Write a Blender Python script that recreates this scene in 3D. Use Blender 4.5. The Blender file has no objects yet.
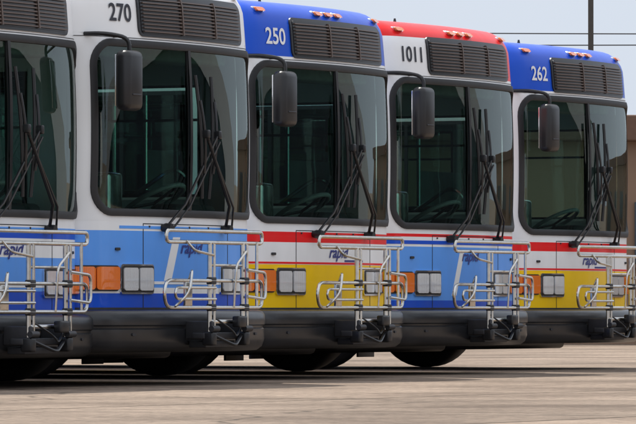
import bpy, bmesh, math, random
from mathutils import Vector, Matrix
random.seed(7)
sc = bpy.context.scene
sc.view_settings.view_transform = 'Standard'
sc.view_settings.look = 'None'
sc.view_settings.exposure = 0
TH = math.radians(63.0)
DROP = 0.05
CAMZ = 0.59-DROP

# ------------------------------------------------------------------ materials
def newmat(name):
    m = bpy.data.materials.new(name); m.use_nodes = True
    nt = m.node_tree; b = nt.nodes['Principled BSDF']
    return m, nt, b
def N(nt, t, **k):
    n = nt.nodes.new(t)
    for a, v in k.items(): setattr(n, a, v)
    return n
def paint(name, col, rough=0.32, coat=0.18, dirt=0.25):
    m, nt, b = newmat(name)
    tc = N(nt, 'ShaderNodeTexCoord')
    n1 = N(nt, 'ShaderNodeTexNoise'); n1.inputs['Scale'].default_value = 3.5; n1.inputs['Detail'].default_value = 8
    mp = N(nt, 'ShaderNodeMapping'); mp.inputs['Scale'].default_value = (1.6, 1.6, 0.5)
    nt.links.new(tc.outputs['Object'], mp.inputs[0]); nt.links.new(mp.outputs[0], n1.inputs[0])
    sep = N(nt, 'ShaderNodeSeparateXYZ'); nt.links.new(tc.outputs['Object'], sep.inputs[0])
    mr = N(nt, 'ShaderNodeMapRange'); mr.inputs[1].default_value = 0.5; mr.inputs[2].default_value = 1.5
    mr.inputs[3].default_value = 1.0; mr.inputs[4].default_value = 0.25
    nt.links.new(sep.outputs[2], mr.inputs[0])
    cr = N(nt, 'ShaderNodeValToRGB'); cr.color_ramp.elements[0].position = 0.35; cr.color_ramp.elements[1].position = 0.75
    nt.links.new(n1.outputs[0], cr.inputs[0])
    mu = N(nt, 'ShaderNodeMath', operation='MULTIPLY'); nt.links.new(cr.outputs[0], mu.inputs[0]); nt.links.new(mr.outputs[0], mu.inputs[1])
    mu2 = N(nt, 'ShaderNodeMath', operation='MULTIPLY'); nt.links.new(mu.outputs[0], mu2.inputs[0]); mu2.inputs[1].default_value = dirt
    mx = N(nt, 'ShaderNodeMixRGB'); mx.inputs[1].default_value = (*col, 1); mx.inputs[2].default_value = (0.20*0.5+col[0]*0.35, 0.17*0.5+col[1]*0.35, 0.14*0.5+col[2]*0.35, 1)
    nt.links.new(mu2.outputs[0], mx.inputs[0]); nt.links.new(mx.outputs[0], b.inputs['Base Color'])
    ra = N(nt, 'ShaderNodeMath', operation='MULTIPLY_ADD'); nt.links.new(mu.outputs[0], ra.inputs[0]); ra.inputs[1].default_value = 0.3; ra.inputs[2].default_value = rough
    nt.links.new(ra.outputs[0], b.inputs['Roughness'])
    b.inputs['Specular IOR Level'].default_value = 0.2
    b.inputs['Coat Weight'].default_value = coat; b.inputs['Coat Roughness'].default_value = 0.06
    n2 = N(nt, 'ShaderNodeTexNoise'); n2.inputs['Scale'].default_value = 2.2
    nt.links.new(tc.outputs['Object'], n2.inputs[0])
    bp = N(nt, 'ShaderNodeBump'); bp.inputs['Strength'].default_value = 0.15; bp.inputs['Distance'].default_value = 0.02
    nt.links.new(n2.outputs[0], bp.inputs['Height']); nt.links.new(bp.outputs[0], b.inputs['Normal'])
    return m
def simple(name, col, rough=0.5, metal=0.0, nscale=12, namt=0.3, bump=0.0, emit=None):
    m, nt, b = newmat(name)
    tc = N(nt, 'ShaderNodeTexCoord'); n1 = N(nt, 'ShaderNodeTexNoise'); n1.inputs['Scale'].default_value = nscale; n1.inputs['Detail'].default_value = 6
    nt.links.new(tc.outputs['Object'], n1.inputs[0])
    mx = N(nt, 'ShaderNodeMixRGB'); mx.inputs[1].default_value = (*[c*(1-namt) for c in col], 1); mx.inputs[2].default_value = (*[min(1, c*(1+namt)) for c in col], 1)
    nt.links.new(n1.outputs[0], mx.inputs[0]); nt.links.new(mx.outputs[0], b.inputs['Base Color'])
    b.inputs['Roughness'].default_value = rough; b.inputs['Metallic'].default_value = metal
    if bump:
        bp = N(nt, 'ShaderNodeBump'); bp.inputs['Strength'].default_value = bump; bp.inputs['Distance'].default_value = 0.01
        nt.links.new(n1.outputs[0], bp.inputs['Height']); nt.links.new(bp.outputs[0], b.inputs['Normal'])
    return m
def glassmat(name, tint, ior=1.6):
    m = bpy.data.materials.new(name); m.use_nodes = True; nt = m.node_tree; nt.nodes.clear()
    o = N(nt, 'ShaderNodeOutputMaterial'); t = N(nt, 'ShaderNodeBsdfTransparent'); g = N(nt, 'ShaderNodeBsdfGlossy')
    t.inputs[0].default_value = (*tint, 1); g.inputs[0].default_value = (0.92, 1, 0.97, 1); g.inputs['Roughness'].default_value = 0.01
    f = N(nt, 'ShaderNodeFresnel'); f.inputs[0].default_value = ior
    tc = N(nt, 'ShaderNodeTexCoord'); n2 = N(nt, 'ShaderNodeTexNoise'); n2.inputs['Scale'].default_value = 1.6; n2.inputs['Detail'].default_value = 2
    nt.links.new(tc.outputs['Object'], n2.inputs[0])
    bp = N(nt, 'ShaderNodeBump'); bp.inputs['Strength'].default_value = 0.12; bp.inputs['Distance'].default_value = 0.02
    nt.links.new(n2.outputs[0], bp.inputs['Height']); nt.links.new(bp.outputs[0], g.inputs['Normal'])
    mi = N(nt, 'ShaderNodeMixShader'); nt.links.new(f.outputs[0], mi.inputs[0]); nt.links.new(t.outputs[0], mi.inputs[1]); nt.links.new(g.outputs[0], mi.inputs[2])
    nt.links.new(mi.outputs[0], o.inputs[0]); return m
def lens(name, col, scale, dark=0.75, metal=0.0):
    m, nt, b = newmat(name)
    tc = N(nt, 'ShaderNodeTexCoord'); w = N(nt, 'ShaderNodeTexWave'); w.inputs['Scale'].default_value = scale; w.bands_direction = 'X'
    nt.links.new(tc.outputs['Object'], w.inputs[0])
    mx = N(nt, 'ShaderNodeMixRGB'); mx.inputs[1].default_value = (*[c*dark for c in col], 1); mx.inputs[2].default_value = (*col, 1)
    nt.links.new(w.outputs[0], mx.inputs[0]); nt.links.new(mx.outputs[0], b.inputs['Base Color'])
    bp = N(nt, 'ShaderNodeBump'); bp.inputs['Strength'].default_value = 0.5; bp.inputs['Distance'].default_value = 0.004
    nt.links.new(w.outputs[0], bp.inputs['Height']); nt.links.new(bp.outputs[0], b.inputs['Normal'])
    b.inputs['Roughness'].default_value = 0.12; b.inputs['Coat Weight'].default_value = 1.0; b.inputs['Metallic'].default_value = metal
    return m

M = {}
M['white'] = paint('paint_white', (0.88, 0.89, 0.90))
M['lblue'] = paint('paint_light_blue', (0.12, 0.37, 0.95))
M['rblue'] = paint('paint_royal_blue', (0.006, 0.085, 0.62))
M['yellow'] = paint('paint_yellow', (1.0, 0.63, 0.0), dirt=0.15)
M['red'] = paint('paint_red', (0.85, 0.012, 0.015), dirt=0.15)
M['rubber'] = simple('black_rubber', (0.014, 0.014, 0.016), 0.5)
M['bumper'] = simple('bumper_plastic', (0.020, 0.021, 0.024), 0.30, nscale=5, namt=0.5, bump=0.12)
M['plastic'] = simple('black_plastic', (0.014, 0.014, 0.016), 0.35)
M['chrome'] = simple('chrome', (0.75, 0.75, 0.76), 0.12, 1.0, namt=0.05)
M['steel'] = simple('stainless_steel', (0.60, 0.58, 0.54), 0.22, 1.0, nscale=30, namt=0.25)
M['dsteel'] = simple('dark_steel', (0.05, 0.05, 0.055), 0.5, 0.5)
M['slat'] = simple('grille_slat', (0.12, 0.085, 0.07), 0.45, 0.2)
M['signback'] = simple('sign_dark', (0.012, 0.011, 0.012), 0.3)
M['amber'] = lens('amber_lens', (1.0, 0.21, 0.006), 40, 0.85)
M['hlens'] = lens('headlamp_lens', (0.95, 0.96, 0.97), 25, 0.8, 0.35)
M['reflector'] = simple('lamp_reflector', (0.85, 0.85, 0.85), 0.12, 1.0, namt=0.1)
M['tire'] = simple('tire_rubber', (0.015, 0.015, 0.016), 0.85, bump=0.3)
M['floor'] = simple('bus_floor', (0.08, 0.08, 0.085), 0.6)
M['liner'] = simple('interior_panel', (0.32, 0.33, 0.33), 0.6)
M['dash'] = simple('dashboard', (0.035, 0.037, 0.04), 0.55)
M['seat'] = simple('seat_fabric', (0.05, 0.09, 0.18), 0.9, nscale=60)
M['decal_w'] = simple('decal_white', (0.82, 0.83, 0.85), 0.35, namt=0.05)
M['decal_k'] = simple('decal_black', (0.02, 0.02, 0.03), 0.35, namt=0.05)
M['decal_b'] = simple('decal_navy', (0.015, 0.03, 0.22), 0.35, namt=0.05)
M['glass'] = glassmat('windscreen_glass', (0.45, 0.70, 0.62), 1.60)
M['sglass'] = glassmat('side_glass', (0.46, 0.58, 0.55), 1.5)

# ------------------------------------------------------------------ mesh helper
class Part:
    def __init__(s, name):
        s.name = name; s.bm = bmesh.new(); s.mats = []
    def mi(s, key):
        if key not in s.mats: s.mats.append(key)
        return s.mats.index(key)
    def face(s, vs, key):
        try:
            f = s.bm.faces.new(vs); f.material_index = s.mi(key); return f
        except ValueError:
            return None
    def v(s, p): return s.bm.verts.new(p)
    def box(s, c, d, key, bev=0.0, rot=None):
        tb = bmesh.new(); bmesh.ops.create_cube(tb, size=1.0)
        bmesh.ops.scale(tb, vec=d, verts=tb.verts)
        if bev: bmesh.ops.bevel(tb, geom=tb.edges[:], offset=bev, segments=3, affect='EDGES', profile=0.5)
        if rot is not None: bmesh.ops.transform(tb, matrix=rot, verts=tb.verts)
        bmesh.ops.translate(tb, vec=c, verts=tb.verts)
        mp = {v: s.bm.verts.new(v.co) for v in tb.verts}
        for f in tb.faces: s.face([mp[v] for v in f.verts], key)
        tb.free()
    def tube(s, pts, r, key, seg=8, closed=False, flat=1.0):
        pts = [Vector(p) for p in pts]; n = len(pts); rings = []
        up = None
        for i, p in enumerate(pts):
            a = pts[(i-1) % n] if (closed or i > 0) else p
            b = pts[(i+1) % n] if (closed or i < n-1) else p
            t = (b-a).normalized()
            if up is None:
                up = Vector((0, 0, 1)) if abs(t.z) < 0.9 else Vector((0, 1, 0))
            side = t.cross(up)
            if side.length < 1e-4: side = t.orthogonal()
            side.normalize(); up = side.cross(t).normalized()
            rings.append([s.v(p + side*math.cos(2*math.pi*k/seg)*r + up*math.sin(2*math.pi*k/seg)*r*flat) for k in range(seg)])
        m = n if closed else n-1
        for i in range(m):
            A, B = rings[i], rings[(i+1) % n]
            for k in range(seg): s.face([A[k], A[(k+1) % seg], B[(k+1) % seg], B[k]], key)
        if not closed:
            s.face(rings[0][::-1], key); s.face(rings[-1], key)
    def lathe(s, prof, c, key, axis='x', seg=32):
        rings = []
        for (h, r) in prof:
            ring = []
            for k in range(seg):
                a = 2*math.pi*k/seg
                if axis == 'x': p = (c[0]+h, c[1]+r*math.cos(a), c[2]+r*math.sin(a))
                elif axis == 'y': p = (c[0]+r*math.cos(a), c[1]+h, c[2]+r*math.sin(a))
                else: p = (c[0]+r*math.cos(a), c[1]+r*math.sin(a), c[2]+h)
                ring.append(s.v(p))
            rings.append(ring)
        for A, B in zip(rings, rings[1:]):
            for k in range(seg): s.face([A[k], A[(k+1) % seg], B[(k+1) % seg], B[k]], key)
        s.face(rings[0], key); s.face(rings[-1], key)
    def mesh(s, smooth=True, ang=35, normals=True):
        if normals: bmesh.ops.recalc_face_normals(s.bm, faces=s.bm.faces[:])
        me = bpy.data.meshes.new(s.name); s.bm.to_mesh(me); s.bm.free()
        for k in s.mats: me.materials.append(M[k])
        if smooth:
            me.polygons.foreach_set('use_smooth', [True]*len(me.polygons))
            me.set_sharp_from_angle(angle=math.radians(ang))
        return me
def fillet(pts, r, closed=False, n=5):
    pts = [Vector(p) for p in pts]; out = []; L = len(pts)
    for i, p in enumerate(pts):
        if not closed and i in (0, L-1): out.append(p); continue
        a = pts[(i-1) % L]; b = pts[(i+1) % L]
        ra = min(r, (a-p).length*0.49); rb = min(r, (b-p).length*0.49)
        A = p+(a-p).normalized()*ra; B = p+(b-p).normalized()*rb
        for k in range(n+1):
            t = k/n; out.append(A*(1-t)**2 + p*2*t*(1-t) + B*t*t)
    return out
def V(x, f, z): return Vector((x, -f, z))

# ------------------------------------------------------------------ bus surface
L1, PH0, RC = 1.05, math.radians(10), 0.28
RB = L1/PH0
X1, F1 = RB*math.sin(PH0), -(RB-RB*math.cos(PH0))
CX, CF = X1-RC*math.sin(PH0), F1-RC*math.cos(PH0)
S2 = L1+RC*(math.pi/2-PH0); W = CX+RC
BLEN = 11.4
SE = S2+BLEN
def plan(s):
    sg = 1 if s >= 0 else -1; a = abs(s)
    if a <= L1: ph = a/RB; x, f = RB*math.sin(ph), -(RB-RB*math.cos(ph))
    elif a <= S2: ph = PH0+(a-L1)/RC; x, f = CX+RC*math.sin(ph), CF+RC*math.cos(ph)
    else: ph = math.pi/2; x, f = W, CF-(a-S2)
    return sg*x, f, sg*math.sin(ph), math.cos(ph)
RT, ZC = 0.24, 2.71
def P(s, z, off=0.0):
    x, f, nx, nf = plan(s)
    e = 0.0
    if z > ZC:
        q = min(1, (z-ZC)/RT); e = RT-RT*math.sqrt(max(0, 1-q*q))
    t = max(0, min(1.2, (z-1.27)/1.2)); sh = 0.035*math.sin(min(1, t)*math.pi*0.5)-0.045*t*t
    o = off-e
    return V(x+nx*o, f+nf*o+sh, z)
WS = (-1.165, 1.225, 1.27, 2.455, 0.17)
def rr(s0, s1, z0, z1, r, ns=26, nz=8, m=8):
    out = []
    def side(a, b, n):
        for i in range(n): t = i/n; out.append(((a[0]+(b[0]-a[0])*t, a[1]+(b[1]-a[1])*t), None))
    def corner(cx, cz, a0, idx):
        for i in range(m):
            a = a0+math.pi/2*i/m; out.append(((cx+r*math.cos(a), cz+r*math.sin(a)), (idx, i/m)))
    side((s0+r, z0), (s1-r, z0), ns); corner(s1-r, z0+r, -math.pi/2, 0)
    side((s1, z0+r), (s1, z1-r), nz); corner(s1-r, z1-r, 0, 1)
    side((s1-r, z1), (s0+r, z1), ns); corner(s0+r, z1-r, math.pi/2, 2)
    side((s0, z1-r), (s0, z0+r), nz); corner(s0+r, z0+r, math.pi, 3)
    return out
def cols(s0, s1, r, step=0.05):
    n = max(2, int(abs(s1-s0)/step)); c = [s0+(s1-s0)*i/n for i in range(n+1)]
    if r > 0:
        for i in range(1, 7):
            d = r*(1-math.cos(math.pi/2*i/6)); c += [s0+d, s1-d]
    return sorted(set(round(v, 5) for v in c))
def patch(part, s0, s1, z0, z1, off, key, r=0.0, off0=-0.004, nz=1, sheet=False, skew=0.0):
    cs = cols(s0, s1, r); top = []; bot = []
    for s in cs:
        d = min(s-s0, s1-s); ins = 0
        if r > 0 and d < r: ins = r-math.sqrt(max(0, r*r-(r-d)**2)); ins = min(ins, (z1-z0)/2-0.0005)
        a, b = z0+ins, z1-ins
        top.append([part.v(P(s+skew*((a+(b-a)*j/nz)-z0), a+(b-a)*j/nz, off)) for j in range(nz+1)])
        if not sheet: bot.append([part.v(P(s+skew*(a-z0), a, off0)), part.v(P(s+skew*(b-z0), b, off0))])
    for i in range(len(cs)-1):
        for j in range(nz): part.face([top[i][j], top[i+1][j], top[i+1][j+1], top[i][j+1]], key)
        if not sheet:
            part.face([bot[i][0], bot[i+1][0], top[i+1][0], top[i][0]], key)
            part.face([top[i][-1], top[i+1][-1], bot[i+1][1], bot[i][1]], key)
    if not sheet:
        part.face([bot[0][0], top[0][0], top[0][-1], bot[0][1]], key)
        part.face([bot[-1][0], bot[-1][1], top[-1][-1], top[-1][0]], key)

ZL = [0.34, 0.45, 0.58, 0.66, 0.70, 0.74, 0.86, 0.93, 0.97, 1.04, 1.10, 1.14, 1.18, 1.205]
ZU = [2.52, 2.56, 2.62, 2.71] + [ZC+RT*math.sin(math.pi/2*i/7) for i in range(1, 8)]
SF = 1.36
def s_samples():
    c = [i*0.05 for i in range(0, 28)]
    c = [v for v in c if v < SF-0.02] + [SF, S2, S2+0.15]
    s = S2+0.15
    wins = []
    while s+1.35 < SE-0.3:
        wins.append((s+0.08, s+1.28)); c += [s+0.08, s+1.28]; s += 1.36
    c += [SE]
    return sorted(set(round(v, 4) for v in c)), wins
SS, WINS = s_samples()
ALLS = [-v for v in SS[::-1] if v > 0]+SS
def build_body(name, col):
    p = Part(name)
    def rows(zs, cond):
        grid = [[p.v(P(s, z)) for s in ALLS] for z in zs]
        for j in range(len(zs)-1):
            for i in range(len(ALLS)-1):
                sm = (ALLS[i]+ALLS[i+1])/2; zm = (zs[j]+zs[j+1])/2
                if cond(sm, zm): p.face([grid[j][i], grid[j][i+1], grid[j+1][i+1], grid[j+1][i]], col(sm, zm))
        return grid
    g1 = rows(ZL, lambda s, z: True)
    g2 = rows(ZU, lambda s, z: True)
    def mid(s, z):
        if abs(s) < SF: return False
        if 1.42 < z < 2.25:
            for a, b in WINS:
                if a < abs(s) < b: return False
        if s < 0 and z < 2.25 and WINS[0][0] < abs(s) < WINS[0][1]: return False
        return True
    g3 = rows([1.205, 1.42, 2.25, 2.52], mid)
    o = rr(*WS); inn = []; out = []
    oz0, oz1 = 1.205, 2.52
    cn = {0: (SF, oz0), 1: (SF, oz1), 2: (-SF, oz1), 3: (-SF, oz0)}
    r = WS[4]
    cE = {0: ((WS[1]-r, oz0), (SF, WS[2]+r)), 1: ((SF, WS[3]-r), (WS[1]-r, oz1)), 2: ((WS[0]+r, oz1), (-SF, WS[3]-r)), 3: ((-SF, WS[2]+r), (WS[0]+r, oz0))}
    for (s, z), c in o:
        if c is None:
            if abs(z-WS[2]) < 1e-6: q = (s, oz0)
            elif abs(z-WS[3]) < 1e-6: q = (s, oz1)
            elif s > 0: q = (SF, z)
            else: q = (-SF, z)
        else:
            k, t = c; A, B = cE[k]; C = cn[k]
            if t <= 0.5: u = t*2; q = (A[0]+(C[0]-A[0])*u, A[1]+(C[1]-A[1])*u)
            else: u = (t-0.5)*2; q = (C[0]+(B[0]-C[0])*u, C[1]+(B[1]-C[1])*u)
        inn.append([p.v(P(q[0]+(s-q[0])*w/4, q[1]+(z-q[1])*w/4)) for w in range(5)])
        out.append(q)
    n = len(inn)
    for i in range(n):
        j = (i+1) % n
        q = out[i]; key = col(q[0]*0.97, min(2.50, max(1.22, q[1])))
        for w in range(4): p.face([inn[i][w], inn[j][w], inn[j][w+1], inn[i][w+1]], key)
    p.face(g2[-1], col(3.0, 2.95)); p.face(g1[0][::-1], 'rubber')
    back = [g[0] for g in g1] + [g3[1][0], g3[2][0]] + [g[0] for g in g2]
    back2 = [g[-1] for g in g1] + [g3[1][-1], g3[2][-1]] + [g[-1] for g in g2]
    p.face(back + back2[::-1], col(3.0, 1.3))
    me = p.mesh(ang=28, normals=True)
    return me

def col270(s, z):
    if z > 1.14: return 'white'
    if z > 0.74: return 'lblue'
    if z > 0.70: return 'white'
    return 'rblue'
def col_first(s, z):
    if z > 1.14: return 'white'
    if z > 1.10: return 'rblue'
    if z > 0.97: return 'white'
    if z > 0.74: return 'lblue'
    return 'rblue'
def col250(s, z):
    if z > 2.5: return 'rblue'
    if z > 1.18: return 'white'
    if z > 1.10: return 'red'
    if z > 0.93: return 'white'
    return 'yellow'
def col1011(s, z):
    if z > 2.5:
        if z > 2.80 or s > -0.60: return 'red'
        return 'white'
    if z > 1.205: return 'white'
    if z > 1.18: return 'red'
    if z > 1.10: return 'white'
    if z > 0.66: return 'lblue'
    return 'rblue'

# ------------------------------------------------------------------ shared parts
def part_trim():
    p = Part('trim')
    rings = []
    for e, off in ((0.030, -0.004), (0.027, 0.014), (0.0, 0.018), (-0.022, 0.012), (-0.026, -0.012)):
        o = rr(WS[0]-e, WS[1]+e, WS[2]-e, WS[3]+e, WS[4]+e)
        rings.append([p.v(P(s, z, off)) for (s, z), c in o])
    for A, B in zip(rings, rings[1:]):
        n = len(A)
        for i in range(n): p.face([A[i], A[(i+1) % n], B[(i+1) % n], B[i]], 'rubber')
    patch(p, -0.018, 0.018, WS[2]+0.02, WS[3]-0.02, 0.014, 'rubber', off0=-0.012, nz=6)
    patch(p, -0.66, 0.97, 2.512, 2.825, 0.012, 'plastic', r=0.06, nz=6)
    patch(p, -0.63, 0.94, 2.535, 2.802, 0.016, 'signback', r=0.03, nz=5, off0=0.010)
    for i in range(10):
        z = 2.546+i*0.0252
        patch(p, -0.61, 0.92, z, z+0.009, 0.028, 'slat', off0=0.014)
    for s in (-0.1, 0.42): patch(p, s, s+0.018, 2.54, 2.797, 0.032, 'slat', off0=0.014, nz=5)
    for s in (-0.62, 0.66): patch(p, s, s+0.007, 0.60, 1.19, 0.002, 'rubber', off0=0.0005)
    patch(p, -0.62, 0.66, 1.188, 1.194, 0.002, 'rubber', off0=0.0005)
    for s in (-0.95, 1.0): patch(p, s, s+0.05, 1.0, 1.02, 0.012, 'dsteel', r=0.008)
    for s in (-0.55, -0.3, 0.0, 0.3, 0.58): patch(p, s, s+0.014, 1.165, 1.178, 0.008, 'dsteel', r=0.005)
    patch(p, -1.62, 1.62, 0.585, 0.600, 0.012, 'dsteel')
    patch(p, -1.3, 1.3, 2.494, 2.499, 0.002, 'rubber', off0=0.0005)
    for s in (-1.0, -0.17, 0.0, 0.17, 1.0):
        patch(p, s-0.06, s+0.06, 2.857, 2.895, 0.016, 'chrome', r=0.015)
        patch(p, s-0.05, s+0.05, 2.861, 2.891, 0.036, 'amber', r=0.013, off0=0.017)
    a, b = WINS[0]
    for s in (a, (a+b)/2-0.02, b-0.03): patch(p, -(s+0.03), -s, 0.5, 2.25, 0.012, 'rubber')
    for z in (0.5, 2.22): patch(p, -b, -a, z, z+0.03, 0.013, 'rubber')
    for sg in (-1, 1):
        for i, (a, b) in enumerate(WINS):
            if sg < 0 and i == 0: continue
            for z0, z1 in ((1.40, 1.44), (1.98, 2.0), (2.23, 2.27)):
                patch(p, min(sg*a, sg*b), max(sg*a, sg*b), z0, z1, 0.010, 'rubber')
            for q in (a, b): patch(p, sg*q-0.02, sg*q+0.02, 1.40, 2.27, 0.011, 'rubber')
        lo, hi = sorted((sg*(S2+1.5), sg*(SE-0.1))); patch(p, lo, hi, 0.80, 0.84, 0.012, 'dsteel')
        for wf in (2.15, 8.6):
            vs = []
            for k in range(25):
                a = math.pi*k/24; vs.append(p.v(V(sg*(W+0.016), -wf+0.60*math.cos(a), 0.36+0.70*math.sin(a))))
            p.face(vs, 'rubber')
    return p.mesh()
def part_glass():
    p = Part('windscreen')
    patch(p, WS[0]+0.0, WS[1]-0.0, WS[2], WS[3], -0.006, 'glass', r=WS[4], nz=12, sheet=True)
    return p.mesh(ang=60)
def part_sglass():
    p = Part('side_windows')
    for sg in (-1, 1):
        for i, (a, b) in enumerate(WINS):
            z0 = 0.5 if (sg < 0 and i == 0) else 1.42
            lo, hi = sorted((sg*a, sg*b)); patch(p, lo, hi, z0, 2.25, -0.012, 'sglass', sheet=True)
    return p.mesh()
def part_bumper():
    p = Part('bumper')
    prof = [(0.0, 0.578), (0.075, 0.584), (0.112, 0.574), (0.130, 0.550), (0.134, 0.51), (0.132, 0.478), (0.116, 0.468), (0.114, 0.455), (0.126, 0.445), (0.126, 0.37), (0.108, 0.318), (0.07, 0.29), (0.0, 0.285)]
    ss = [-1.85+i*0.05 for i in range(75)]
    g = [[p.v(P(s, z, o)) for (o, z) in prof] for s in ss]
    for A, B in zip(g, g[1:]):
        for k in range(len(prof)-1): p.face([A[k], B[k], B[k+1], A[k+1]], 'bumper')
    p.face(g[0], 'bumper'); p.face(g[-1][::-1], 'bumper')
    for s in (-0.9, 0.9):
        patch(p, s-0.02, s+0.02, 0.40, 0.42, 0.134, 'dsteel', r=0.008, off0=0.12)
    return p.mesh(ang=40)
def part_lamps():
    p = Part('headlamps')
    for sg in (-1, 1):
        def pr(a, b, *r, **k): lo, hi = sorted((sg*a, sg*b)); patch(p, lo, hi, *r, **k)
        pr(0.50, 0.90, 0.695, 0.905, 0.016, 'chrome', r=0.025)
        pr(0.512, 0.888, 0.706, 0.894, 0.020, 'plastic', r=0.02, off0=0.012)
        pr(0.525, 0.690, 0.720, 0.880, 0.030, 'hlens', r=0.02, off0=0.016)
        pr(0.710, 0.875, 0.720, 0.880, 0.030, 'hlens', r=0.02, off0=0.016)
        pr(0.915, 1.40, 0.715, 0.895, 0.010, 'plastic', r=0.02)
        pr(0.925, 1.15, 0.725, 0.885, 0.030, 'amber', r=0.02, off0=0.009)
        pr(1.16, 1.39, 0.725, 0.885, 0.030, 'amber', r=0.02, off0=0.009)
    return p.mesh()
def part_wipers():
    p = Part('wipers')
    for px, bx, off, tilt in ((-0.37, 0.29, 0.055, 0.02), (0.55, 0.05, 0.085, -0.05)):
        a = P(px, 1.165, 0.03); b = P(bx, 1.84, off+0.02)
        p.lathe([(-0.05, 0.03), (0.0, 0.034), (0.03, 0.025)], (a.x, a.y-0.0, a.z), 'plastic', axis='y', seg=12)
        a2 = P(px+0.07, 1.165, 0.05)
        mid = P(px+(bx-px)*0.25, 1.33, off+0.03)
        p.tube([a, mid, b], 0.012, 'plastic', flat=0.7)
        p.tube([a2, P(px+0.07+(bx-px)*0.25, 1.32, off+0.03), b+Vector((0.03, 0, -0.05))], 0.008, 'plastic')
        n = 10
        pts = [P(bx+tilt*(i/n-0.5)*2, 1.38+0.88*i/n, off-0.035+0.012*math.sin(math.pi*i/n)) for i in range(n+1)]
        p.tube(pts, 0.013, 'rubber', seg=6)
        pts = [P(bx+tilt*(i/n-0.5)*1.2, 1.56+0.52*i/n, off-0.01+0.02*math.sin(math.pi*i/n)) for i in range(n+1)]
        p.tube(pts, 0.010, 'plastic', seg=6)
        p.box(b, (0.035, 0.05, 0.06), 'plastic', bev=0.008)
    return p.mesh()
def part_mirror():
    p = Part('mirror')
    c = V(-1.11, 0.13, 2.18)
    p.box(c, (0.23, 0.12, 0.42), 'plastic', bev=0.045)
    p.box(c+Vector((0, 0.062, 0)), (0.18, 0.01, 0.36), 'reflector', bev=0.004)
    p.box(c+Vector((0.0, -0.061, -0.10)), (0.12, 0.012, 0.012), 'dsteel', bev=0.003)
    a = P(-1.22, 2.51, 0.0)
    p.tube(fillet([a, a+Vector((0, -0.16, 0.0)), Vector((c.x, c.y, 2.48)), Vector((c.x, c.y, 2.36))], 0.08), 0.015, 'plastic')
    p.tube(fillet([P(-0.95, 2.50, 0.0), P(-0.95, 2.50, 0.10), Vector((c.x+0.02, c.y, 2.42))], 0.05), 0.010, 'plastic')
    return p.mesh()
def part_rack():
    p = Part('bike_rack')
    f = 0.31
    def T(pts, r=0.014, key='steel', rf=0.05, closed=False): p.tube(fillet(pts, rf, closed), r, key, closed=closed)
    T([V(-0.90, f, 1.06), V(0.54, f, 1.06), V(0.54, f, 1.14), V(-0.90, f, 1.14)], 0.014, closed=True, rf=0.04)
    for x in (-0.26, 0.24):
        T([V(x, f, 0.42), V(x, f, 1.06)], 0.018)
        T([V(x+0.05, f+0.01, 0.42), V(x+0.05, f+0.01, 1.05)], 0.011)
    T([V(0.50, f+0.02, 0.79), V(-0.92, f+0.02, 0.79), V(-1.0, f+0.04, 0.74), V(-1.0, f+0.04, 0.66), V(-0.92, f+0.02, 0.60), V(0.50, f+0.02, 0.60)], 0.013, rf=0.06, closed=True)
    T([V(-0.28, f+0.06, 0.74), V(-0.86, f+0.06, 0.74), V(-0.92, f+0.08, 0.70), V(-0.86, f+0.06, 0.66), V(-0.28, f+0.06, 0.66)], 0.010, rf=0.04)
    T([V(0.20, f+0.06, 0.87), V(0.50, f+0.05, 0.85), V(0.50, f+0.05, 0.66), V(0.20, f+0.06, 0.68)], 0.011, rf=0.05)
    T([V(-0.82, f+0.03, 0.61), V(-0.76, f+0.11, 0.70), V(-0.70, f+0.10, 0.88), V(-0.60, f+0.02, 0.80)], 0.010, rf=0.07)
    T([V(0.44, f+0.01, 0.60), V(0.44, f+0.01, 1.07)], 0.012)
    T([V(-0.62, f+0.01, 1.07), V(-0.58, f+0.05, 1.00), V(-0.28, f+0.04, 0.97)], 0.010)
    T([V(0.05, f+0.03, 0.60), V(0.05, f+0.05, 0.90), V(0.24, f+0.03, 1.0)], 0.009)
    T([V(-0.26, f, 0.50), V(0.24, f, 0.50)], 0.016)
    T([V(-0.26, f, 0.90), V(0.24, f, 0.90)], 0.010)
    for x in (-0.26, 0.24):
        for z in (0.60, 0.79): p.box(V(x+0.01, f+0.01, z), (0.075, 0.045, 0.05), 'dsteel', bev=0.006)
        p.box(V(x, 0.23, 0.44), (0.03, 0.22, 0.13), 'dsteel', bev=0.01)
        p.box(V(x, 0.31, 0.38), (0.07, 0.09, 0.10), 'plastic', bev=0.015)
        p.lathe([(-0.05, 0.022), (0.05, 0.022)], V(x, 0.35, 0.45), 'dsteel', seg=12)
    p.box(V(0.0, 0.24, 0.40), (0.60, 0.10, 0.045), 'dsteel', bev=0.008)
    p.box(V(0.0, 0.19, 0.34), (0.44, 0.14, 0.05), 'dsteel', bev=0.008)
    p.box(V(0.10, 0.36, 0.50), (0.12, 0.06, 0.08), 'plastic', bev=0.012)
    T([V(-0.20, 0.32, 0.40), V(0.0, 0.38, 0.33), V(0.20, 0.32, 0.40)], 0.012, 'plastic')
    T([V(-0.24, 0.30, 0.55), V(0.0, 0.36, 0.44), V(0.10, 0.34, 0.38), V(0.22, 0.32, 0.52)], 0.007, 'plastic', rf=0.1)
    p.box(V(-0.62, f+0.02, 0.695), (0.10, 0.02, 0.17), 'steel', bev=0.004)
    return p.mesh()
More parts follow.
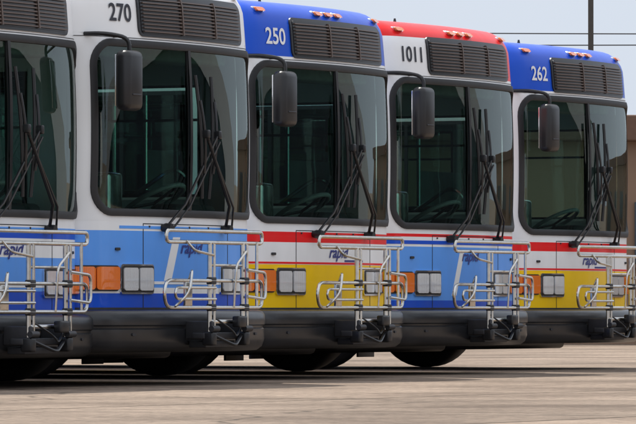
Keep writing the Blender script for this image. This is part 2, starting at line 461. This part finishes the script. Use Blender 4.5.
def part_wheels():
    p = Part('wheels'); zc = 0.49+DROP
    for sg in (-1, 1):
        for wf in (2.15, 8.6):
            w = 0.29; x0 = sg*(W-w-0.01)
            prof = [(0, 0.30), (0, 0.43), (0.03, 0.475), (0.06, 0.49), (w-0.06, 0.49), (w-0.03, 0.475), (w, 0.43), (w, 0.30)]
            p.lathe([(sg*h, r) for h, r in prof], (x0, wf, zc), 'tire', seg=40)
            p.lathe([(sg*(w+0.001), 0.30), (sg*(w-0.06), 0.27), (sg*(w-0.09), 0.14), (sg*(w-0.01), 0.12), (sg*(w+0.01), 0.08), (sg*(w+0.01), 0.01)], (x0, wf, zc), 'steel', seg=24)
        p.tube([V(-1.0, -8.6, 0.5), V(1.0, -8.6, 0.5)], 0.08, 'dsteel'); p.tube([V(-1.0, -2.15, 0.45), V(1.0, -2.15, 0.45)], 0.06, 'dsteel')
    return p.mesh()
def part_under():
    p = Part('added_underside_boxes')
    p.box(V(0, -5.2, 0.265), (1.9, 3.6, 0.17), 'rubber', bev=0.05)  # low boxes added to darken the gap, hiding sunlit ground behind
    p.box(V(0, -10.6, 0.265), (2.0, 2.2, 0.17), 'rubber', bev=0.05)
    p.box(V(0, -1.10, 0.29), (2.1, 0.8, 0.12), 'rubber', bev=0.04)
    for sg in (-1, 1):
        for wf in (2.15, 8.6):
            p.box(V(sg*1.08, -wf-0.62, 0.31), (0.34, 0.02, 0.34), 'rubber', bev=0.004)
            p.box(V(sg*1.08, -wf+0.62, 0.36), (0.34, 0.03, 0.22), 'rubber', bev=0.01)
    p.tube([V(-0.5, -3.0, 0.30), V(-0.5, -8.0, 0.30)], 0.09, 'dsteel')
    return p.mesh()
def part_interior():
    p = Part('interior')
    p.box(V(0, -BLEN/2-0.35, 0.82), (2.44, BLEN-0.3, 0.06), 'floor')
    p.box(V(0, -BLEN/2-0.45, 2.50), (2.40, BLEN-0.4, 0.03), 'liner')
    for sg in (-1, 1):
        p.box(V(sg*1.235, -BLEN/2-1.2, 1.11), (0.02, BLEN-2.0, 0.56), 'liner')
        p.box(V(sg*1.10, -BLEN/2-0.8, 2.36), (0.22, BLEN-1.2, 0.20), 'liner', bev=0.05)
    p.box(V(0, -BLEN-0.10, 1.65), (2.4, 0.05, 1.6), 'liner')
    vs1 = []; vs2 = []; vs3 = []
    for i in range(25):
        s = -1.18+i*2.36/24; a = P(s, 1.24, -0.05); vs1.append(p.v(a)); b = Vector((a.x*0.96, 0.42 if a.x > 0 else 0.36, 1.20)); vs2.append(p.v(b)); vs3.append(p.v((b.x, b.y, 0.85)))
    for i in range(24):
        p.face([vs1[i], vs1[i+1], vs2[i+1], vs2[i]], 'dash'); p.face([vs2[i], vs2[i+1], vs3[i+1], vs3[i]], 'dash')
    p.box(V(0.62, -0.38, 1.27), (0.62, 0.24, 0.16), 'dash', bev=0.05)
    R = Matrix.Rotation(math.radians(-28), 4, 'X')
    pts = [R @ Vector((0.24*math.cos(2*math.pi*k/28), 0.24*math.sin(2*math.pi*k/28), 0)) + V(0.62, -0.62, 1.38) for k in range(28)]
    p.tube(pts, 0.018, 'liner', closed=True)
    for k in range(3):
        a = 2*math.pi*k/3+0.5; p.tube([V(0.62, -0.62, 1.36), R @ Vector((0.24*math.cos(a), 0.24*math.sin(a), 0))+V(0.62, -0.62, 1.38)], 0.012, 'plastic')
    p.tube([V(0.62, -0.62, 1.34), V(0.62, -0.42, 1.0)], 0.03, 'plastic')
    p.box(V(0.62, -1.15, 1.20), (0.5, 0.48, 0.12), 'seat', bev=0.04); p.box(V(0.62, -1.40, 1.55), (0.48, 0.12, 0.70), 'seat', bev=0.05)
    p.box(V(0.62, -1.15, 0.98), (0.3, 0.3, 0.30), 'dash', bev=0.03); p.box(V(0.62, -1.43, 1.98), (0.28, 0.09, 0.18), 'seat', bev=0.03)
    p.box(V(0.05, -0.75, 1.20), (0.22, 0.26, 0.75), 'steel', bev=0.03)
    p.box(V(0.62, -1.72, 1.35), (1.1, 0.03, 1.0), 'liner', bev=0.01)
    for x, f in ((0.06, -1.72), (-0.45, -1.72), (-1.05, -1.72), (0.35, -3.2), (-0.35, -3.2), (0.35, -4.8), (-0.35, -4.8), (0.35, -6.4), (-0.35, -6.4)):
        p.tube([V(x, f, 0.85), V(x, f, 2.5)], 0.018, 'chrome')
    for x in (-0.45, 0.45): p.tube([V(x, -1.7, 2.2), V(x, -10.8, 2.2)], 0.016, 'chrome')
    p.tube(fillet([V(-0.5, -0.45, 1.2), V(-0.55, -0.7, 1.5), V(-0.45, -1.72, 1.5)], 0.15), 0.018, 'chrome')
    p.tube(fillet([V(-1.1, -0.45, 1.2), V(-1.1, -0.8, 1.7), V(-1.1, -1.6, 1.2)], 0.15), 0.018, 'chrome')
    p.box(V(0.0, -0.42, 2.43), (2.2, 0.30, 0.12), 'liner', bev=0.03)
    for i in range(11):
        f = -2.3-i*0.8
        for x in (-0.92, -0.48, 0.48, 0.92):
            p.box(V(x, f, 1.28), (0.42, 0.42, 0.07), 'seat', bev=0.02); p.box(V(x, f-0.22, 1.58), (0.42, 0.07, 0.60), 'seat', bev=0.03)
            p.box(V(x, f, 1.04), (0.06, 0.3, 0.40), 'dsteel')
    return p.mesh()
def part_roof():
    p = Part('roof_fittings')
    p.box(V(0, -2.6, 2.965), (0.7, 0.6, 0.05), 'white', bev=0.02); p.box(V(0, -8.0, 2.965), (0.7, 0.6, 0.05), 'white', bev=0.02)
    p.box(V(0, -10.2, 3.01), (1.7, 1.5, 0.14), 'white', bev=0.04)
    p.lathe([(0, 0.03), (0.03, 0.02), (0.09, 0.008)], V(0.25, -0.8, 2.945), 'plastic', axis='z', seg=12)
    return p.mesh()
shared = [f() for f in (part_trim, part_glass, part_sglass, part_bumper, part_lamps, part_wipers, part_mirror, part_rack, part_wheels, part_under, part_interior, part_roof)]

def surf_text(name, txt, s_c, z_c, size, mat, shear=0.0, off=0.006, bold=0.0, sx=1.0):
    cu = bpy.data.curves.new(name+'_c', 'FONT'); cu.body = txt; cu.size = size; cu.align_x = 'CENTER'; cu.align_y = 'CENTER'; cu.shear = shear; cu.offset = bold
    cu.resolution_u = 4
    ob = bpy.data.objects.new(name+'_t', cu); sc.collection.objects.link(ob)
    bpy.context.view_layer.update()
    dg = bpy.context.evaluated_depsgraph_get()
    me = bpy.data.meshes.new_from_object(ob.evaluated_get(dg)); bpy.data.objects.remove(ob)
    for v in me.vertices: v.co = P(s_c+v.co.x*sx, z_c+v.co.y, off)
    me.materials.clear(); me.materials.append(M[mat]); me.name = name
    return me

def px_x(px, s): return (px-318.0)/s
F = 5500.0
buses = [ # lateral, scale, livery, number, decal, extra drop
    (8, 148.0, col_first, '248', 'decal_k', 0.03),
    (188.5, 140.0, col270, '270', 'decal_k', 0.0),
    (336, 129.0, col250, '250', 'decal_w', 0.0),
    (468, 120.5, col1011, '1011', 'decal_k', 0.0),
    (588, 111.5, col250, '262', 'decal_w', 0.0),
]
for k, (px, s, colf, num, dec, dz) in enumerate(buses):
    e = bpy.data.objects.new('city_bus', None); sc.collection.objects.link(e)
    e.location = (px_x(px, s), F/s, -DROP-dz); e.rotation_euler = (0, 0, TH)
    def add(me, nm):
        o = bpy.data.objects.new(nm, me); sc.collection.objects.link(o); o.parent = e; return o
    add(build_body('bus_body', colf), 'body')
    for me in shared:
        o = add(me, me.name)
        if me.name.startswith('wheels'): o.location.z = dz
    add(surf_text('fleet_number', num, -0.86 if len(num) == 3 else -0.88, 2.665, 0.175, dec, bold=0.003), 'fleet_number')
    add(surf_text('logo', 'rapid', 0.03, 1.025, 0.125, 'decal_b', shear=0.35, bold=0.002, sx=1.25), 'logo')
    sp = Part('livery_stripes')
    if colf in (col270, col_first):
        patch(sp, -0.9, 1.3, 1.155, 1.175, 0.003, 'lblue', off0=0.0005)
        patch(sp, -1.3, 0.5, 0.765, 0.785, 0.003, 'white', off0=0.0005)
        patch(sp, -0.35, -0.25, 0.79, 1.10, 0.003, 'white', off0=0.0005, skew=0.4, nz=3)
    elif colf is col1011:
        patch(sp, -1.3, 1.3, 1.12, 1.15, 0.003, 'rblue', off0=0.0005)
        patch(sp, -0.30, -0.22, 0.70, 1.06, 0.003, 'white', off0=0.0005, skew=0.4, nz=3)
    else:
        patch(sp, -1.3, 1.3, 0.935, 0.95, 0.003, 'red', off0=0.0005)
        patch(sp, 0.15, 0.5, 0.955, 0.970, 0.003, 'decal_b', off0=0.0005)
    add(sp.mesh(), 'livery_stripes')

# ------------------------------------------------------------------ ground
m, nt, b = newmat('concrete_lot'); M['ground'] = m
tc = N(nt, 'ShaderNodeTexCoord'); mp = N(nt, 'ShaderNodeMapping'); mp.inputs['Rotation'].default_value = (0, 0, -TH)
nt.links.new(tc.outputs['Object'], mp.inputs[0])
n1 = N(nt, 'ShaderNodeTexNoise'); n1.inputs['Scale'].default_value = 0.45; n1.inputs['Detail'].default_value = 12; n1.inputs['Roughness'].default_value = 0.7
n2 = N(nt, 'ShaderNodeTexNoise'); n2.inputs['Scale'].default_value = 14; n2.inputs['Detail'].default_value = 8; n2.inputs['Roughness'].default_value = 0.7
for n in (n1, n2): nt.links.new(mp.outputs[0], n.inputs[0])
cr = N(nt, 'ShaderNodeValToRGB'); cr.color_ramp.elements[0].color = (0.135, 0.098, 0.073, 1); cr.color_ramp.elements[0].position = 0.34
cr.color_ramp.elements[1].color = (0.31, 0.24, 0.185, 1); cr.color_ramp.elements[1].position = 0.62
nt.links.new(n1.outputs[0], cr.inputs[0])
c2 = N(nt, 'ShaderNodeValToRGB'); c2.color_ramp.elements[0].position = 0.3; c2.color_ramp.elements[1].position = 0.7
nt.links.new(n2.outputs[0], c2.inputs[0])
mul = N(nt, 'ShaderNodeMixRGB', blend_type='OVERLAY'); mul.inputs[0].default_value = 0.5
nt.links.new(cr.outputs[0], mul.inputs[1]); nt.links.new(c2.outputs[0], mul.inputs[2])
br = N(nt, 'ShaderNodeTexBrick'); br.offset = 0.0; br.inputs['Scale'].default_value = 1.0; br.inputs['Brick Width'].default_value = 3.7; br.inputs['Row Height'].default_value = 3.7
br.inputs['Mortar Size'].default_value = 0.035; br.inputs['Mortar Smooth'].default_value = 0.3
br.inputs['Color1'].default_value = (1, 1, 1, 1); br.inputs['Color2'].default_value = (0.80, 0.80, 0.80, 1); br.inputs['Mortar'].default_value = (0.22, 0.20, 0.17, 1)
nt.links.new(mp.outputs[0], br.inputs[0])
m2 = N(nt, 'ShaderNodeMixRGB', blend_type='MULTIPLY'); m2.inputs[0].default_value = 1
nt.links.new(mul.outputs[0], m2.inputs[1]); nt.links.new(br.outputs[0], m2.inputs[2])
vo = N(nt, 'ShaderNodeTexVoronoi', feature='DISTANCE_TO_EDGE'); vo.inputs['Scale'].default_value = 0.16
nd = N(nt, 'ShaderNodeTexNoise'); nd.inputs['Scale'].default_value = 0.8; nd.inputs['Detail'].default_value = 6; nt.links.new(mp.outputs[0], nd.inputs[0])
mv = N(nt, 'ShaderNodeMixRGB', blend_type='ADD'); mv.inputs[0].default_value = 1.2; nt.links.new(mp.outputs[0], mv.inputs[1]); nt.links.new(nd.outputs['Color'], mv.inputs[2])
nt.links.new(mv.outputs[0], vo.inputs[0])
lt = N(nt, 'ShaderNodeMapRange'); lt.inputs[1].default_value = 0.0; lt.inputs[2].default_value = 0.005; lt.inputs[3].default_value = 0.4; lt.inputs[4].default_value = 1.0
nt.links.new(vo.outputs[0], lt.inputs[0])
m3 = N(nt, 'ShaderNodeMixRGB', blend_type='MULTIPLY'); m3.inputs[0].default_value = 1
nt.links.new(m2.outputs[0], m3.inputs[1]); nt.links.new(lt.outputs[0], m3.inputs[2])
nt.links.new(m3.outputs[0], b.inputs['Base Color']); b.inputs['Roughness'].default_value = 0.9; b.inputs['Specular IOR Level'].default_value = 0.2
bp = N(nt, 'ShaderNodeBump'); bp.inputs['Strength'].default_value = 0.5; bp.inputs['Distance'].default_value = 0.01
nt.links.new(n2.outputs[0], bp.inputs['Height']); nt.links.new(bp.outputs[0], b.inputs['Normal'])
p = Part('ground'); R = 3000
p.face([p.v((-R, -R, 0)), p.v((R, -R, 0)), p.v((R, R, 0)), p.v((-R, R, 0))], 'ground')
o = bpy.data.objects.new('ground', p.mesh(False)); sc.collection.objects.link(o)

# ------------------------------------------------------------------ surroundings
M['tan'] = simple('tan_masonry', (0.24, 0.155, 0.105), 0.85, nscale=1.5, namt=0.15)
M['brown'] = simple('brown_fascia', (0.13, 0.07, 0.045), 0.7)
M['wglass'] = simple('window_dark', (0.03, 0.04, 0.05), 0.1)
M['offwhite'] = simple('metal_siding', (0.66, 0.66, 0.65), 0.5, nscale=2, namt=0.06)
M['wood'] = simple('pole_dark', (0.06, 0.055, 0.05), 0.8)
M['bark'] = simple('bark', (0.10, 0.07, 0.05), 0.9)
M['leaf'] = simple('leaves', (0.05, 0.10, 0.03), 0.6, nscale=2, namt=0.5)
def building(name, cx, cy, w, d, h, rz, wall, fascia, bays):
    e = bpy.data.objects.new(name, None); sc.collection.objects.link(e); e.location = (cx, cy, 0); e.rotation_euler = (0, 0, rz)
    p = Part('walls'); p.box((0, 0, h/2), (w, d, h), wall)
    q = Part('roof'); q.box((0, 0, h+0.2), (w+0.5, d+0.5, 0.4), fascia, bev=0.03)
    r = Part('windows'); t = Part('doors')
    for i in range(bays):
        x = -w/2+(i+0.5)*w/bays
        for sy in (-1, 1):
            if i % 3 == 2:
                t.box((x, sy*(d/2+0.02), h*0.34), (w/bays*0.5, 0.08, h*0.68), 'dsteel', bev=0.01)
            else:
                r.box((x, sy*(d/2+0.02), h*0.55), (w/bays*0.5, 0.06, h*0.3), 'wglass'); r.box((x, sy*(d/2+0.04), h*0.55), (0.06, 0.08, h*0.3), fascia)
                r.box((x, sy*(d/2+0.06), h*0.385), (w/bays*0.55, 0.14, 0.06), fascia)
    for pp in (p, q, r, t):
        oo = bpy.data.objects.new(pp.name, pp.mesh(False)); sc.collection.objects.link(oo); oo.parent = e
building('masonry_building', 14, 90, 40, 12, 3.1, 0, 'tan', 'brown', 12)

def vault(name, cx, cy, w, d, h, rz):  # off-camera hall, added for the white arch mirrored in the windscreens
    e = bpy.data.objects.new(name, None); sc.collection.objects.link(e); e.location = (cx, cy, 0); e.rotation_euler = (0, 0, rz)
    p = Part('shell'); n = 32
    A = []; B = []
    for k in range(n+1):
        a = math.pi*k/n; x, z = w/2*math.cos(a), h*math.sin(a)
        A.append(p.v((x, -d/2, z))); B.append(p.v((x, d/2, z)))
    for k in range(n): p.face([A[k], A[k+1], B[k+1], B[k]], 'offwhite')
    p.face(B, 'offwhite')
    q = Part('gable_arch'); I = []; O = []
    for k in range(n+1):
        a = math.pi*k/n
        O.append(q.v((w/2*1.02*math.cos(a), -d/2-0.1, h*1.02*math.sin(a)))); I.append(q.v((w/2*0.84*math.cos(a), -d/2-0.1, h*0.84*math.sin(a))))
    for k in range(n): q.face([O[k], O[k+1], I[k+1], I[k]], 'offwhite')
    r = Part('doorway'); r.face([r.v((w/2*0.85*math.cos(math.pi*k/n), -d/2+0.3, h*0.85*math.sin(math.pi*k/n))) for k in range(n+1)], 'wglass')
    for pp in (p, q, r):
        oo = bpy.data.objects.new(pp.name, pp.mesh(False)); sc.collection.objects.link(oo); oo.parent = e
vault('reflection_vault', 44, 66, 30, 24, 8.5, math.radians(-55))
vault('reflection_vault', 52, 20, 26, 24, 8.0, math.radians(-85))

def tree(x, y, h, seed):  # off-camera tree, added to give the windscreens something dark to reflect
    rnd = random.Random(seed)
    e = bpy.data.objects.new('reflection_tree', None); sc.collection.objects.link(e); e.location = (x, y, 0)
    p = Part('trunk')
    def cone(a, b, r0, r1):
        a, b = Vector(a), Vector(b); t = (b-a).normalized(); s1 = t.orthogonal().normalized(); s2 = t.cross(s1)
        A = [p.v(a+(s1*math.cos(k*math.pi/4)+s2*math.sin(k*math.pi/4))*r0) for k in range(8)]
        B = [p.v(b+(s1*math.cos(k*math.pi/4)+s2*math.sin(k*math.pi/4))*r1) for k in range(8)]
        for k in range(8): p.face([A[k], A[(k+1) % 8], B[(k+1) % 8], B[k]], 'bark')
    cone((0, 0, 0), (0.1, 0, h*0.45), 0.28, 0.16); tips = []
    for k in range(8):
        a = k*0.8+rnd.random(); L = h*rnd.uniform(0.28, 0.42); t = Vector((math.cos(a)*L, math.sin(a)*L, h*rnd.uniform(0.55, 0.92)))
        cone((0.1, 0, h*rnd.uniform(0.3, 0.45)), t, 0.1, 0.03); tips.append(t)
    tips.append(Vector((0, 0, h*0.95)))
    l = Part('crown')
    for t in tips:
        for _ in range(6):
            c = t+Vector([rnd.gauss(0, h*0.09) for _ in range(3)])
            for _ in range(60):
                q = c+Vector([rnd.gauss(0, h*0.05) for _ in range(3)]); d = [Vector([rnd.gauss(0, 1) for _ in range(3)]).normalized()*0.28 for _ in range(2)]
                l.face([l.v(q), l.v(q+d[0]), l.v(q+d[0]+d[1]), l.v(q+d[1])], 'leaf')
    for pp in (p, l):
        oo = bpy.data.objects.new(pp.name, pp.mesh(False, normals=False)); sc.collection.objects.link(oo); oo.parent = e
for i, (x, y, h) in enumerate([(64, 96, 8), (70, 46, 9), (42, -12, 8)]): tree(x, y, h, i)

# utility pole with wires
D = 120.0; sD = F/D; xp = (591-318)/sD
p = Part('utility_pole')
p.tube([(xp, D, 0), (xp, D, 10.5)], 0.06, 'wood', seg=10)
p.box((xp, D, 9.6), (2.0, 0.1, 0.12), 'wood')
for d in (-0.9, -0.4, 0.4, 0.9): p.lathe([(0, 0.04), (0.12, 0.05), (0.15, 0.02)], (xp+d, D, 9.66), 'dsteel', axis='z', seg=8)
for z, dz in ((6.65, -0.2), (6.25, 0.1)):
    pts = [(xp-30+60*i/40, D, z+dz*i/40 + 0.35*((i-20)/20)**2) for i in range(41)]
    p.tube(pts, 0.013, 'dsteel', seg=5)
o = bpy.data.objects.new('utility_pole', p.mesh()); sc.collection.objects.link(o)

# ------------------------------------------------------------------ light
shx, shy, hh = 0.80, -1.75, 2.88
sv = Vector((-shx, -shy, hh)).normalized()       # towards the sun
el = math.asin(sv.z); az = math.atan2(sv.x, sv.y)
sun = bpy.data.lights.new('sun', 'SUN'); sun.energy = 5.0; sun.angle = math.radians(0.5); sun.color = (1.0, 0.95, 0.87)
so = bpy.data.objects.new('sun', sun); sc.collection.objects.link(so); so.rotation_euler = sv.to_track_quat('Z', 'Y').to_euler()
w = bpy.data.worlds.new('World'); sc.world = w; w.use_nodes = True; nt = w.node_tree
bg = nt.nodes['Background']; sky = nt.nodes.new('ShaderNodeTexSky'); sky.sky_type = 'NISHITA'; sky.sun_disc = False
sky.sun_elevation = el; sky.sun_rotation = az; sky.air_density = 1.0; sky.dust_density = 2.5; sky.ozone_density = 1.5
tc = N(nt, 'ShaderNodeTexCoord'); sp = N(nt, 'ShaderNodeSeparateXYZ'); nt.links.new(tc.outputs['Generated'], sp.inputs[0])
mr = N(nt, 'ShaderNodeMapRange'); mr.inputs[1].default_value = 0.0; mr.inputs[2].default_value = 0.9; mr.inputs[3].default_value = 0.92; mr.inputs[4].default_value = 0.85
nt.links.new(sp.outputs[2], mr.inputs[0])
# bright haze added over the sky to light the shaded bus fronts, brighter higher up
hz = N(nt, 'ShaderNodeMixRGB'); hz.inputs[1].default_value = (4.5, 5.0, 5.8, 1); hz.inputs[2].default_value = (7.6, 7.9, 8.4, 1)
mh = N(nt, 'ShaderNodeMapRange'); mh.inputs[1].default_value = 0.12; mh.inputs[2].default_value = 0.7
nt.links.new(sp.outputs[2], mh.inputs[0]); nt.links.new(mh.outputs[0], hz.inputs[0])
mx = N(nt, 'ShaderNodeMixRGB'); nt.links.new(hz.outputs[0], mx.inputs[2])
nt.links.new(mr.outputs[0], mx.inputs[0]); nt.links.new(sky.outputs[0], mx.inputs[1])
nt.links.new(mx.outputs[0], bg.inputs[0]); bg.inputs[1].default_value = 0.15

# ------------------------------------------------------------------ camera
cam = bpy.data.cameras.new('camera'); co = bpy.data.objects.new('camera', cam); sc.collection.objects.link(co)
cam.sensor_width = 36; cam.lens = 36*F/636; cam.clip_end = 8000; cam.clip_start = 0.5
co.location = (0, 0, CAMZ); co.rotation_euler = (math.radians(90)+math.atan(97/F), 0, 0)
sc.camera = co
